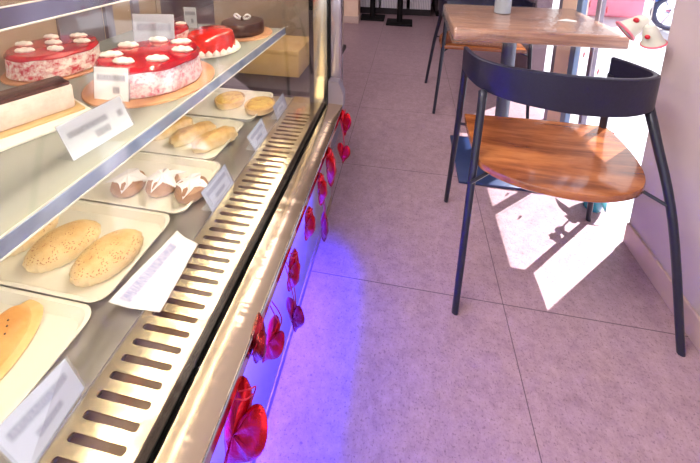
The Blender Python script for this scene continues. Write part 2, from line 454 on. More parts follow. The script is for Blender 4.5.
obj('deck', B(-1.0, -.4325, Y0, 1.238, .455, .49), M['deck'], case)
rear = obj('rear_panel', B(-1.05, -1.02, Y0, 1.28, .455, 1.40), M['rear'], case)
bm = bmesh.new(); box(bm, -1.02, -1.005, Y0, 1.24, .905, .925); obj('rear_rail', bm, M['railw'], rear)
for y in (1.0, 1.12): obj('rear_stile', B(-1.02, -1.008, y, y+.03, .5, 1.38), M['mullg'], rear)
obj('rear_window', B(-1.02, -1.012, .84, .99, .6, 1.36), M['mirrorp'], rear)
def shelf(z, xf0, xf1, yb, gm='shelf', tm='bar'):
    """glass shelf, front edge running from (xf0, Y0) to (xf1, yb)"""
    bm = bmesh.new()
    a, b, c, d = (xf0, Y0), (xf1, yb), (-1.0, yb), (-1.0, Y0)
    rings_surf(bm, [[(p[0], p[1], z-.008) for p in (a, b, c, d)], [(p[0], p[1], z) for p in (a, b, c, d)]])
    s = obj('shelf', bm, M[gm], case, False)
    bm = bmesh.new()
    for (o0, o1, h0, h1) in ((.0, .006, -.022, .004),):
        rings_surf(bm, [[(xf0+o0, Y0, z+h0), (xf0+o1, Y0, z+h0), (xf0+o1, Y0, z+h1), (xf0+o0, Y0, z+h1)],
                        [(xf1+o0, yb, z+h0), (xf1+o1, yb, z+h0), (xf1+o1, yb, z+h1), (xf1+o0, yb, z+h1)]])
    obj('shelf_trim', bm, M[tm], s, False)
    obj('trim_edge', tube(bmesh.new(), [(xf0+.0065, Y0, z-.021), (xf1+.0065, yb, z-.021)], .0016, 8), M['white'], s)
    obj('trim_edge', tube(bmesh.new(), [(xf0+.003, Y0, z+.0045), (xf1+.003, yb, z+.0045)], .0016, 8), M['railw'], s)
    nl = 24
    for k in range(nl):
        y = .02+(yb-.06)*k/(nl-1); x = xf0+(xf1-xf0)*(y-Y0)/(yb-Y0)-.014
        obj('led_module', B(x-.006, x+.006, y-.010, y+.010, z-.020, z-.012), M['led'], s, False)
    for y in (.35, yb-.03): obj('shelf_bracket', B(-1.015, -.6, y, y+.012, z-.03, z-.008), M['mullg'], s)
    return s
shelf(.780, -.4795, -.462, 1.225)
shelf(1.052, -.4795, -.462, 1.225, 'shelfclear', 'slate')
obj('shelf_label', B(-.4625, -.4605, .885, .945, .762, .779), M['paper'], [o for o in case.children if o.name == 'shelf'][0])
canopy = obj('canopy', B(-1.05, -.288, Y0, 1.28, 1.40, 1.46, .006), M['panel'], case)
obj('led_tube', tube(bmesh.new(), [(-.36, Y0+.05, 1.392), (-.36, 1.2, 1.392)], .008, 8), M['led'], canopy)
ef = obj('end_frame', B(-.367, -.351, 1.238, 1.28, .455, 1.40), M['dark'], case)
obj('end_post', B(-.351, -.2965, 1.238, 1.28, .455, 1.40, .003), M['steel'], case)
obj('end_glass', B(-1.02, -.367, 1.250, 1.256, .49, 1.40), M['glass'], case)
obj('corner_seal', B(-.2965, -.284, 1.236, 1.28, .455, 1.40), M['dark'], case)
side = obj('end_panel', B(-.284, -.2445, 1.24, 1.28, .46, 1.40, .002), M['mirrorp'], case)
bm = bmesh.new(); sec = [(-.284, .488), (-.226, .488), (-.226, .545), (-.246, .59), (-.284, .59)]
rings_surf(bm, [[(x, 1.2, z) for x, z in sec], [(x, 1.24, z) for x, z in sec]])
obj('corner_bracket', bm, M['mullg'], case, False)
# blue LED batten under the lip
led = obj('led_strip', B(-.268, -.258, .05, .98, .448, .455), M['ledblue'], case)

# the back counter beyond the end glass with a tan box modelling a reflection in the glass
t = thing('side_counter', 'dark topped counter just beyond the end glass of the display case', 'counter', (-.75, 1.7, 0))
obj('body', B(-1.1, -.36, 1.30, 1.9, 0, .47), M['mullg'], t)
obj('countertop', B(-1.12, -.345, 1.29, 1.92, .47, .495, .004), M['darkcab'], t)
obj('backsplash', B(-1.12, -.36, 1.84, 1.90, .495, 1.3, .003), M['rear'], t)
t = thing('mirrored_box', 'tan box standing in for a reflection on the dark counter behind the end glass', 'box', (-.62, 1.5, .495))
obj('body', B(-.79, -.468, 1.41, 1.62, .497, .60, .004), M['cardbox'], t)
obj('lid', B(-.794, -.464, 1.405, 1.625, .60, .625, .004), M['cardbox'], t)

# ------------------------------------------------------------------ trays and pastries on the deck
def tray(x0, x1, y0, y1, label, h=.018):
    z = .4905; bm = bmesh.new(); r = .028
    rr = [rrect(x0+.012, x1-.012, y0+.012, y1-.012, r, z), rrect(x0+.001, x1-.001, y0+.001, y1-.001, r, z+h-.003), rrect(x0, x1, y0, y1, r, z+h),
          rrect(x0+.006, x1-.006, y0+.006, y1-.006, r, z+h), rrect(x0+.016, x1-.016, y0+.016, y1-.016, r*.8, z+.004)]
    rings_surf(bm, rr)
    return tag(obj('serving_tray', bm, M['tray'], None), label, 'tray', 'cream trays on the case deck')
tray(-.83, -.502, .19, .403, 'cream plastic tray holding the seeded turnover, nearest of the row')
tray(-.83, -.503, .406, .606, 'cream plastic tray holding the oval sesame pastries')
tray(-.83, -.488, .611, .797, 'cream plastic tray holding the brown buns with white glare')
tray(-.85, -.525, .802, 1.01, 'cream plastic tray holding the flaky puff pastries')
tray(-.83, -.508, 1.02, 1.232, 'cream plastic tray with two round tarts, farthest of the row')
ZT = .4955

def oval_pastry(x, y, rot, label, L=.061, Wd=.045, H=.044):
    bm = bmesh.new(); R = []
    n = 64
    for fr, z in ((.80, 0), (.93, .002), (1.0, .008), (1.02, .015), (.98, .020), (.93, .024), (.80, .031), (.58, .036), (.32, .0385), (.1, .039)):
        ring = []
        for k in range(n):
            a = 2*PI*k/n; fl = 1+(.028*math.cos(24*a) if z < .021 else .004*math.sin(5*a+x*40))
            ring.append((fr*fl*L*math.cos(a), fr*fl*Wd*math.sin(a), z*H/.039))
        R.append(ring)
    rings_surf(bm, R)
    o = obj('sesame_pastry', bm, M['sesame'], None); o.location = (x, y, ZT); o.rotation_euler = (0, 0, rot)
    return tag(o, label, 'pastry', 'sesame pastries on one tray')
oval_pastry(-.566, .489, 1.12, 'oval sesame pastry with fluted side, right one of three on the tray')
oval_pastry(-.676, .495, 1.0, 'oval sesame pastry with fluted side, middle one of three on the tray')
oval_pastry(-.790, .500, 1.0, 'oval sesame pastry with fluted side, left one of three, cut by the photo edge')

# half-moon turnover
t = thing('turnover', 'golden half-moon turnover dotted with black seeds on the nearest tray', 'pastry', (-.60, .305, ZT))
def moon(scale, zs):
    R = []
    for fr, z in zs:
        ring = []
        for k in range(48):
            a = 2*PI*k/48; X = math.cos(a); Y = math.sin(a)
            xx = (X*.066 if X > 0 else X*.022)
            ring.append((-.634+xx*fr*scale, 0.297+Y*.098*fr*scale, ZT+z))
        R.append(ring)
    return rings_surf(bmesh.new(), R)
obj('filled_crust', moon(.9, [(.9, .001), (1, .008), (.97, .016), (.85, .025), (.6, .032), (.3, .035), (.05, .036)]), M['turn'], t, True, (-.634, .297, ZT))
obj('crimped_rim', moon(1.0, [(.9, 0), (1.04, .002), (1.06, .006), (1.0, .010), (.86, .012)]), M['turnrim'], t, True, (-.634, .297, ZT))
for k in range(16):
    a = random.uniform(-1.3, 1.3); f = random.uniform(.1, .8)
    x = -.634+math.cos(a)*.059*f; y = 0.297+math.sin(a)*.088*f; z = ZT+.036*math.sqrt(max(0, 1-(f*.9)**2.4))+.0005
    bm = bmesh.new(); bmesh.ops.create_icosphere(bm, subdivisions=1, radius=.0014)
    bmesh.ops.translate(bm, verts=bm.verts, vec=(x, y, z)); obj('seed', bm, M['seed'], t)

def puff(x, y, rot, label, L=.068, Wd=.030):
    bm = bmesh.new(); R = []; n = 40
    for fr, z in ((.85, 0), (1.0, .006), (1.0, .016), (.94, .026), (.78, .034), (.5, .039), (.15, .041)):
        ring = []
        for k in range(n):
            a = 2*PI*k/n; ca, sa = math.cos(a), math.sin(a)
            ex = abs(ca)**.6*(1 if ca > 0 else -1); ey = abs(sa)**.6*(1 if sa > 0 else -1)
            j = 1+.05*math.sin(7*a+z*200+x*30)+random.uniform(-.03, .03)
            ring.append((fr*j*L*ex, fr*j*Wd*ey, z+random.uniform(-.0015, .0015)*(z > 0)))
        R.append(ring)
    rings_surf(bm, R); o = obj('puff_pastry', bm, M['puff'], None); o.location = (x, y, ZT); o.rotation_euler = (0, 0, rot)
    tag(o, label, 'pastry', 'flaky puff pastries on one tray'); return o
puff(-.572, .892, .95, 'flaky golden puff roll, right one of three on the tray')
puff(-.655, .907, .90, 'flaky golden puff roll, middle one of three on the tray')
puff(-.745, .922, .90, 'flaky golden puff roll, left one of three beside the shelf edge')

def tart(x, y, label):
    t = thing('round_tart', label, 'pastry', (x, y, ZT), 'round tarts on the far tray')
    obj('shell', lathe(bmesh.new(), [(.044, 0), (.050, .003), (.054, .016), (.055, .026), (.052, .028), (.048, .024)], (x, y, ZT), 64, wob=lambda a, z: 1+.018*math.cos(22*a)), M['tart'], t, True, (x, y, ZT))
    bm = bmesh.new(); lathe(bm, [(.049, .022), (.046, .028), (.034, .031), (.02, .030), (.006, .0305)], (x, y, ZT), 36, wob=lambda a, z: 1+.03*math.sin(5*a+z*300))
    obj('filling', bm, M['tartfill'], t)
tart(-.652, 1.135, 'round fluted tart with yellow cheese filling, left one of the pair')
tart(-.522, 1.115, 'round fluted tart with browned cheese filling, right one of the pair, by its price card')

def glare_bun(x, y, spikes, rot, label):
    t = thing('glare_bun', label, 'pastry', (x, y, ZT), 'wrapped buns with white glare sheets on one tray')
    obj('bun', lathe(bmesh.new(), [(.030, 0), (.037, .006), (.040, .016), (.036, .028), (.024, .035), (.006, .037)], (x, y, ZT), 32, wob=lambda a, z: 1+.03*math.sin(3*a+x*50)), M['bun'], t, True, (x, y, ZT))
    bm = bmesh.new(); top = []; bot = []; n = spikes*4  # jagged white sheet modelling the glare on the plastic wrap
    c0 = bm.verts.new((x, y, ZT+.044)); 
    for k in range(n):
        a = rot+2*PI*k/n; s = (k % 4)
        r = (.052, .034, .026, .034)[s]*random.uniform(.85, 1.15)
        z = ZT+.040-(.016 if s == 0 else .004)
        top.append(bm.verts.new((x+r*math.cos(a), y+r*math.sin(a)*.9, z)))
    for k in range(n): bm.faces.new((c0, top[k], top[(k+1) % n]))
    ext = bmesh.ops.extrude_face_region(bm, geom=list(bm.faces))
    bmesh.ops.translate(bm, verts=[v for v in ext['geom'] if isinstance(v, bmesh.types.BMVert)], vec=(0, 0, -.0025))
    obj('glare', bm, M['glare'], t, False)
glare_bun(-.680, .672, 4, .3, 'brown bun under a jagged sheet of white glare, left of three')
glare_bun(-.596, .690, 5, .9, 'brown bun under a jagged sheet of white glare, middle of three')
glare_bun(-.514, .684, 4, .1, 'brown bun under jagged white glare, right of three, behind its price card')

# ------------------------------------------------------------------ price cards
def card(pts, mat, label, cname='price_card', foot=True, acr=True):
    P = [Vector(p) for p in pts]; o = P[0]
    t = thing(cname, label, 'price card', (P[0]+P[1])/2, 'price cards')
    obj('paper', quad(P, thick=.0004), mat, t, False)
    nrm = (P[1]-P[0]).cross(P[3]-P[0]).normalized()
    if nrm.x < 0: nrm = -nrm
    e = (P[3]-P[0]).normalized()*.002; s = (P[1]-P[0]).normalized()*.0025
    if acr:
        H = [P[0]-s+nrm*.0014, P[1]+s+nrm*.0014, P[2]+s+e+nrm*.0014, P[3]-s+e+nrm*.0014]
        obj('acrylic_holder', quad(H, thick=.0006), M['acry'], t, False)
    if foot:
        F = [P[0]+nrm*.001, P[1]+nrm*.001, P[1]-Vector((.03, 0, 0)), P[0]-Vector((.03, 0, 0))]
        obj('foot', quad(F, thick=.0006), M['acry'], t, False)
    return t
zc = .4985
card([(-.431, .225, zc), (-.436, .309, zc), (-.460, .309, .548), (-.474, .225, .550)], M['cardblue'], 'pale blue blurred price card in front of the turnover tray, nearest')
card([(-.431, .639, zc), (-.431, .739, zc), (-.453, .739, .548), (-.456, .639, .547)], M['cardblue'], 'pale blue price card in front of the brown buns')
card([(-.434, .877, zc), (-.432, .968, zc), (-.452, .968, .551), (-.457, .877, .540)], M['cardblue'], 'pale blue price card in front of the puff pastries')
card([(-.431, 1.054, zc), (-.431, 1.150, zc), (-.446, 1.150, .553), (-.446, 1.054, .546)], M['cardblue'], 'pale blue price card in front of the two tarts, farthest on the deck')
zs = .7805
card([(-.521, .419, zs), (-.508, .530, zs), (-.531, .530, .838), (-.544, .419, .838)], M['cardbig'], 'large white price card with grey print at the front of the shelf')
card([(-.664, .600, zs), (-.580, .600, zs+.002), (-.574, .604, .860), (-.657, .604, .858)], M['cards'], 'white price card standing before the speckled red cake')
card([(-.775, .850, zs), (-.648, .850, zs+.002), (-.640, .85, .915), (-.770, .85, .910)], M['cards'], 'white price card standing before the small red cake at the back')
card([(-.83, 1.16, zs), (-.78, 1.16, zs), (-.78, 1.162, .86), (-.83, 1.162, .86)], M['cards'], 'small white card at the back of the shelf left of the chocolate cake')
# paper slip
bm = bmesh.new(); L = bm.loops.layers.uv.new('UVMap')
P = [(-.395, .418), (-.413, .552), (-.440, .557), (-.455, .562), (-.472, .566)]; Q = [(-.395, .418), (-.448, .418), (-.490, .411)]
nu, nv = 10, 8; G = []
for i in range(nu+1):
    row = []
    for j in range(nv+1):
        u, v = i/nu, j/nv
        a = Vector((-.492+.094*v, .411+.007*v, 0)); b = Vector((-.470+.058*v, .566-.014*v, 0))
        p = a.lerp(b, u); z = .5005+.010*max(0, 1-v*2.4)**1.2+.0012*math.sin(u*6+v*3)+.0015
        row.append((bm.verts.new((p.x, p.y, z)), (u, v)))
    G.append(row)
for i in range(nu):
    for j in range(nv):
        q = [G[i][j], G[i+1][j], G[i+1][j+1], G[i][j+1]]
        f = bm.faces.new([x[0] for x in q])
        for l, x in zip(f.loops, q): l[L].uv = x[1]
o = obj('paper_slip', bm, M['slip'], None)
md = o.modifiers.new('thickness', 'SOLIDIFY'); md.thickness = .0004
tag(o, 'white paper slip with faint lilac print lying across the grille edge', 'paper')

# ------------------------------------------------------------------ cakes on the shelf
ZS = .7805
def dollop(t, x, y, z, ang, L=.022, W=.010):
    bm = bmesh.new(); R = []
    for k in range(9):
        u = -1+2*k/8; r = W*math.sqrt(max(.02, 1-u*u))*(1+.15*math.sin(k*2.3))
        R.append([(u*L, r*math.cos(a), .005+r*.8*math.sin(a)) for a in [2*PI*j/10 for j in range(10)]])
    rings_surf(bm, R)
    bmesh.ops.rotate(bm, verts=bm.verts, matrix=Matrix.Rotation(ang, 3, 'Z')); bmesh.ops.translate(bm, verts=bm.verts, vec=(x, y, z))
    obj('cream_dollop', bm, M['cream'], t)
def cream_cake(x, y, r, h, rb, side, label, dl, zb=.006):
    t = thing('cream_cake', label, 'cake', (x, y, ZS), 'red glazed cream cakes')
    if rb: obj('cake_board', lathe(bmesh.new(), [(rb-.001, 0), (rb, .001), (rb, .004), (rb-.001, .005)], (x, y, ZS), 56), M['board'], t)
    wob = lambda a, z: 1+.012*math.sin(9*a+z*120)
    obj('frosting', lathe(bmesh.new(), [(r*.99, zb), (r*1.02, zb+.004), (r, h*.5), (r*.99, h*.85), (r*.95, h*.97), (r*.8, h)], (x, y, ZS), 64, wob=wob), side, t, True, (x, y, ZS))
    bm = bmesh.new(); n = 64
    R = [[(x+rr*r*math.cos(a), y+rr*r*math.sin(a), ZS+zz-(drip*(.5+.5*math.sin(8*a+x*20))*h)) for a in [2*PI*k/n for k in range(n)]]
         for rr, zz, drip in ((1.012, h*.90, .05), (1.01, h*.95, .02), (.95, h+.003, 0), (.7, h+.005, 0), (.3, h+.006, 0), (.02, h+.006, 0))]
    rings_surf(bm, R, False); obj('red_glaze', bm, M['glaze'], t)
    for k, (dx, dy) in enumerate(dl): dollop(t, x+dx, y+dy, ZS+h+.004, math.sin(k*2.1)*.15+.15, r*.24, r*.10)
    return t
ring7 = lambda r, n, ph: [(r*math.cos(2*PI*k/n+ph), r*math.sin(2*PI*k/n+ph)) for k in range(n)]
cream_cake(-.912, .735, .096, .064, .110, M['frost'], 'red glazed cake with speckled cream sides and cream dollops, left at the back', ring7(.065, 6, .4)+[(0, 0)])
cream_cake(-.612, .715, .110, .072, .142, M['frost2'], 'large red glazed cake with pink crumb sides on a round tan board', ring7(.078, 7, .2))
cream_cake(-.752, .942, .074, .064, .080, M['frost'], 'small red glazed cake half hidden behind a white price card', ring7(.052, 5, .6))
# red jelly cake
t = thing('jelly_cake', 'bright red jelly dome cake with white piped cream round its foot', 'cake', (-.592, .946, ZS))
cx, cy = -.592, .946
obj('plate', lathe(bmesh.new(), [(.05, 0), (.078, .003), (.086, .006), (.083, .007), (.06, .005)], (cx, cy, ZS), 48), M['white'], t)
obj('jelly', lathe(bmesh.new(), [(.071, .008), (.072, .02), (.069, .045), (.062, .060), (.052, .066), (.02, .068)], (cx, cy, ZS), 48, wob=lambda a, z: 1+.02*math.sin(6*a+z*80)), M['jelly'], t, True, (cx, cy, ZS))
for k in range(22):
    a = 2*PI*k/22; bm = bmesh.new()
    lathe(bm, [(.008, 0), (.0105, .004), (.009, .009), (.004, .014), (.0006, .017)], (cx+.073*math.cos(a), cy+.073*math.sin(a), ZS+.006), 10)
    obj('cream_swirl', bm, M['cream'], t)
# chocolate cake
cx, cy = -.568, 1.130
t = thing('chocolate_cake', 'dark chocolate cake with a small bow on top at the far end of the shelf', 'cake', (cx, cy, ZS))
obj('cake_board', lathe(bmesh.new(), [(.091, 0), (.092, .001), (.092, .005), (.091, .006)], (cx, cy, ZS), 48), M['board'], t)
obj('cake', lathe(bmesh.new(), [(.072, .006), (.074, .012), (.074, .042), (.070, .048), (.05, .050)], (cx-.012, cy, ZS), 48), M['chocod'], t)
bm = bmesh.new()
for s in (-1, 1):
    tube(bm, catmull([(cx-.012, cy, ZS+.054), (cx-.012+s*.018, cy-.004, ZS+.072), (cx-.012+s*.030, cy, ZS+.066), (cx-.012+s*.020, cy+.004, ZS+.055), (cx-.012, cy, ZS+.055)], 6), .0035, 8)
obj('bow', bm, M['string'], t)
obj('bow_knot', tube(bmesh.new(), [(cx-.012, cy, ZS+.049), (cx-.012, cy, ZS+.062)], .006, 10), M['chocod'], t)
# long rectangular cake
t = thing('loaf_cake', 'long pale cake with dark chocolate top on a gold board, cut by the left edge', 'cake', (-.75, .45, ZS))
piv = Vector((-.656, .552, 0)); rot = Matrix.Rotation(math.radians(-23), 3, 'Z')
def rb(x0, x1, y0, y1, z0, z1, bev):
    bm = B(piv.x+x0, piv.x+x1, piv.y+y0, piv.y+y1, z0, z1, bev=bev)
    bmesh.ops.rotate(bm, verts=bm.verts, cent=piv, matrix=rot); return bm
obj('platter', rb(-.085, .050, -.34, .018, ZS, ZS+.006, .002), M['white'], t)
obj('cake_board', rb(-.072, .014, -.33, .010, ZS+.006, ZS+.011, .001), M['gold'], t)
obj('sponge', rb(-.060, 0, -.32, 0, ZS+.011, ZS+.062, .006), M['sponge'], t)
obj('chocolate_top', rb(-.0595, -.003, -.32, -.003, ZS+.060, ZS+.068, .003), M['choco'], t)

# ------------------------------------------------------------------ hearts hanging from the lip
def heart_mesh(Ht, Wd, th=.010, n=40):
    """puffed heart in the local X-Z plane, notch up, tip at z=-Ht"""
    out = []
    for k in range(n):
        a = 2*PI*k/n
        x = 16*math.sin(a)**3; z = 13*math.cos(a)-5*math.cos(2*a)-2*math.cos(3*a)-math.cos(4*a)
        out.append((x/16*Wd/2, (z-12)/29.0*Ht))
    cz = -.45*Ht; R = []
    for f, y in ((.05, -th), (.5, -th*.9), (.8, -th*.6), (.95, -th*.25), (1.0, 0), (.95, th*.25), (.8, th*.6), (.5, th*.9), (.05, th)):
        R.append([(x*f, y*(1+.18*math.sin(k*1.3)), cz+(z-cz)*f) for k, (x, z) in enumerate(out)])
    return rings_surf(bmesh.new(), R)
def hang_heart(top, tip, wapp, label, mat='foil', ztie=.474):
    top, tip = Vector(top), Vector(tip); ax = top-tip; Ht = ax.length; Wd = max(Ht*.70, wapp*1.02)
    t = thing('foil_heart', label, 'heart decoration', top, 'red foil hearts under the case lip')
    zax = ax.normalized(); view = Vector((.986, .167, 0))
    view = (view-zax*view.dot(zax)).normalized()
    xax = Matrix.Rotation(-math.acos(min(1, wapp/Wd)), 3, zax) @ view; nrm = zax.cross(xax)
    R = Matrix((xax, nrm, zax)).transposed()
    bm = heart_mesh(Ht, Wd, Ht*.10)
    bmesh.ops.rotate(bm, verts=bm.verts, matrix=R); bmesh.ops.translate(bm, verts=bm.verts, vec=top)
    obj('foil', bm, M[mat], t)
    hook = Vector((-.2245, top.y-.012, ztie)); bm = bmesh.new()
    for s in (-1, 1):
        tube(bm, catmull([top+zax*(-.22*Ht), top+Vector((.0, s*.004, .004)), top.lerp(hook, .5)+Vector((.003, s*.006, 0)), hook+Vector((0, s*.004, 0))], 5), .0011, 6)
    obj('ribbon', bm, M['ribbon'], t)
HEARTS = [
    ((-0.202, 0.365, 0.465), (-0.245, 0.337, 0.340), 0.0740, 'large red foil heart nearest the camera at the bottom edge of the photo', 'foil'),
    ((-0.212, 0.42, 0.521), (-0.223, 0.414, 0.44), 0.0245, 'dark red foil heart close behind the nearest large heart', 'foild'),
    ((-0.212, 0.497, 0.411), (-0.245, 0.48, 0.332), 0.0340, 'slanting red foil heart beside the dark one, second from the camera', 'foil'),
    ((-0.212, 0.577, 0.363), (-0.212, 0.577, 0.28), 0.0450, 'low hanging rounded red heart over the blue glow on the floor', 'foild'),
    ((-0.212, 0.598, 0.461), (-0.23, 0.591, 0.369), 0.0216, 'narrow red heart seen edge-on above the low hanging rounded one', 'foil'),
    ((-0.212, 0.716, 0.467), (-0.227, 0.711, 0.381), 0.0248, 'narrow red heart turned sideways, middle of the row', 'foil'),
    ((-0.212, 0.829, 0.477), (-0.218, 0.827, 0.383), 0.0250, 'twisted pink-red heart hung high, third from the far end', 'foil'),
    ((-0.212, 0.849, 0.331), (-0.215, 0.848, 0.24), 0.0146, 'thin red heart hanging low under the twisted one', 'foild'),
    ((-0.212, 0.929, 0.489), (-0.212, 0.929, 0.363), 0.0244, 'slim bright red heart near the far end of the lip', 'foil'),
    ((-0.212, 1.163, 0.496), (-0.211, 1.163, 0.393), 0.0450, 'red heart farthest along the lip beside the corner bracket', 'foil'),
    ((-0.212, 1.147, 0.37), (-0.215, 1.146, 0.286), 0.0500, 'rounded red heart hanging below the farthest one', 'foil')]
for h in HEARTS: hang_heart(*h)

# ------------------------------------------------------------------ dining chair
CX, CY = .485, 1.13
chair = thing('dining_chair', 'near dining chair with curved black backrest and brown wooden seat, turned away', 'chair', (CX, CY, 0), 'curved back dining chairs')
# seat
out = [(.236, 1.318), (.233, 1.20), (.238, 1.04), (.262, .996), (.30, .968), (.37, .940), (.47, .924), (.565, .932), (.652, .966), (.704, 1.022), (.732, 1.10), (.744, 1.20), (.742, 1.318)]
path = catmull([(x, y, 0) for x, y in out], 5)
loop = [(p.x, p.y) for p in path]
loop += [(.742+(.236-.742)*k/12, 1.318+.006*math.sin(PI*k/12)) for k in range(1, 12)]
mc = (.487, 1.14); zs_ = [(.985, .424), (1.0, .428), (1.0, .442), (.992, .447), (.96, .448), (.6, .446), (.2, .445)]
bm = bmesh.new(); rings_surf(bm, [[(mc[0]+(x-mc[0])*f, mc[1]+(y-mc[1])*f, z) for x, y in loop] for f, z in zs_])
obj('seat', bm, M['seatw'], chair)
# backrest band
top = [(.217, 1.285, .733), (.232, 1.20, .735), (.262, 1.145, .736), (.325, 1.100, .737), (.415, 1.072, .738), (.50, 1.060, .738), (.585, 1.060, .738), (.665, 1.075, .736), (.732, 1.108, .735), (.752, 1.160, .732), (.738, 1.23, .728), (.712, 1.295, .725)]
hh = [.088, .096, .104, .112, .118, .122, .122, .118, .108, .096, .085, .076]
tp = catmull(top, 6); hs = catmull([(h, 0, 0) for h in hh], 6)
bm = bmesh.new(); R = []
for i, p in enumerate(tp):
    d = tp[min(i+1, len(tp)-1)]-tp[max(i-1, 0)]; nn = Vector((d.y, -d.x, 0)).normalized()*.009
    h = hs[i].x; b = .003
    a, o_ = p-nn, p+nn
    R.append([a+Vector((0, 0, -b)), a*.7+o_*.3, a*.3+o_*.7, o_+Vector((0, 0, -b)), o_+Vector((0, 0, -h+b)), o_*.7+a*.3+Vector((0, 0, -h)), o_*.3+a*.7+Vector((0, 0, -h)), a+Vector((0, 0, -h+b))])
rings_surf(bm, R); obj('backrest', bm, M['leather'], chair)
def leg(pts, r):
    obj('leg', tube(bmesh.new(), catmull(pts, 6), [r[0]+(r[1]-r[0])*k/(6*(len(pts)-1)) for k in range(6*(len(pts)-1)+1)], 14), M['legm'], chair)
leg([(.184, .900, 0), (.213, .985, .33), (.246, 1.09, .60), (.253, 1.120, .632)], (.010, .015))
leg([(.795, .900, 0), (.757, .975, .36), (.732, 1.06, .56), (.736, 1.120, .63)], (.010, .015))
leg([(.200, 1.365, 0), (.213, 1.325, .33), (.222, 1.285, .66)], (.009, .0135))
leg([(.763, 1.363, 0), (.735, 1.325, .33), (.712, 1.285, .665)], (.009, .0135))
bm = bmesh.new()
for a, b in (((.211, .975, .405), (.275, 1.02, .418)), ((.742, .985, .40), (.68, 1.03, .418)), ((.215, 1.315, .405), (.27, 1.28, .418)), ((.731, 1.318, .40), (.69, 1.28, .418))):
    tube(bm, [a, b], .0055, 8)
tube(bm, [(.275, 1.02, .418), (.27, 1.28, .418)], .0055, 8); tube(bm, [(.68, 1.03, .418), (.69, 1.28, .418)], .0055, 8)
tube(bm, [(.27, 1.15, .418), (.69, 1.15, .418)], .0055, 8)
obj('seat_frame', bm, M['legm'], chair)
dup(chair, (.47, 2.355, 0), 'far dining chair facing the camera across the plastic covered table', PI)

# ------------------------------------------------------------------ table
tb = thing('pedestal_table', 'wooden cafe table on one grey column, covered with clear plastic film', 'table', (.48, 1.69, 0))
tx0, tx1, ty0, ty1 = .192, .850, 1.455, 1.95
obj('tabletop', B(tx0, tx1, ty0, ty1, .702, .756, bev=.010, seg=3), M['tablew'], tb)
obj('column', tube(bmesh.new(), [(.478, 1.68, .01), (.478, 1.68, .70)], .031, 24), M['colm'], tb)
obj('mount_plate', B(.36, .60, 1.56, 1.80, .694, .702), M['colm'], tb)
obj('base', B(.268, .682, 1.488, 1.868, 0, .014, bev=.003), M['basep'], tb)
bm = bmesh.new()
R = [rrect(tx0-.0035, tx1+.0035, ty0-.0035, ty1+.0035, .014, .690), rrect(tx0-.003, tx1+.003, ty0-.003, ty1+.003, .014, .748), rrect(tx0+.004, tx1-.004, ty0+.004, ty1-.004, .012, .7585)]
rings_surf(bm, R, False, True)
tag(obj('plastic_cover', bm, M['film']), 'clear shiny plastic film wrapped over the wooden table top', 'table cover')
bm = lathe(bmesh.new(), [(.036, 0), (.038, .002), (.038, .16), (.036, .165), (.033, .165), (.032, .02), (.01, .015)], (.455, 1.775, .7595), 32)
tag(obj('table_pot', bm, M['pot']), 'pale grey cylindrical pot standing on the plastic covered table', 'pot')
bm = bmesh.new(); P = [(.66, 1.66), (.735, 1.645), (.715, 1.70)]  # thin white triangle modelling a highlight on the table film
a = [bm.verts.new((x, y, .7595)) for x, y in P]; b = [bm.verts.new((x, y, .7605)) for x, y in P]; b[1].co.z += .006
bm.faces.new(a); bm.faces.new(b)
for k in range(3): bm.faces.new((a[k], a[(k+1) % 3], b[(k+1) % 3], b[k]))
tag(obj('table_highlight', bm, M['paper'], None, False), 'small triangular white highlight on the plastic covered table', 'highlight')

# ------------------------------------------------------------------ window decorations
def bell(loc, rx, ry, label, s=1.0):
    loc = Vector(loc); R = Euler((rx, ry, 0)).to_matrix()
    t = thing('bell_ornament', label, 'ornament', loc, 'cream bells in the window')
    def put(bm): bmesh.ops.scale(bm, verts=bm.verts, vec=(s, s, s)); bmesh.ops.rotate(bm, verts=bm.verts, matrix=R); bmesh.ops.translate(bm, verts=bm.verts, vec=loc); return bm
    obj('bell_body', put(lathe(bmesh.new(), [(.006, .0), (.022, -.004), (.034, -.025), (.040, -.06), (.046, -.09), (.056, -.112), (.052, -.112), (.042, -.088), (.036, -.06), (.028, -.025)], n=36, cap1=True)), M['bell'], t)
    obj('rim', put(lathe(bmesh.new(), [(.0555, -.105), (.060, -.113), (.0555, -.118), (.051, -.114)], n=36, cap0=False, cap1=False)), M['bellpink'], t)
    bm = bmesh.new(); bmesh.ops.create_icosphere(bm, subdivisions=2, radius=.013); bmesh.ops.translate(bm, verts=bm.verts, vec=(-.034, -.026, -.05))
    obj('berry', put(bm), M['red'], t)
    obj('string', tube(bmesh.new(), [loc, (loc.x, loc.y, 2.80)], .0022, 6), M['string'], t)
bell((.835, 1.36, .855), .1, .85, 'upper cream bell with red berry hanging in the window', .72)
bell((.775, 1.25, .855), .1, -.40, 'lower cream bell with pink rim and red berry beside the wall edge', .60)
def window_heart(px, py, z, label):
    t = obj('paper_heart', (lambda bm: (bmesh.ops.rotate(bm, verts=bm.verts, matrix=Matrix.Rotation(1.0, 3, 'Z')), bmesh.ops.translate(bm, verts=bm.verts, vec=(px, py, z+.015)), bm)[2])(heart_mesh(.030, .030, .003, 24)), M['red'])
    tag(t, label, 'heart decoration', 'small red hearts on the window strings')
WH = [
    (0.842, 1.783, 0.818, 'tiny red heart on the window thread, upper left of four'),
    (0.842, 1.635, 0.822, 'tiny red heart by the grey window frame above the table corner'),
    (0.842, 1.764, 0.572, 'tiny red heart below table height on the left window thread'),
    (0.842, 1.623, 0.543, 'tiny red heart below table height at the grey window frame')]
for h in WH: window_heart(*h)
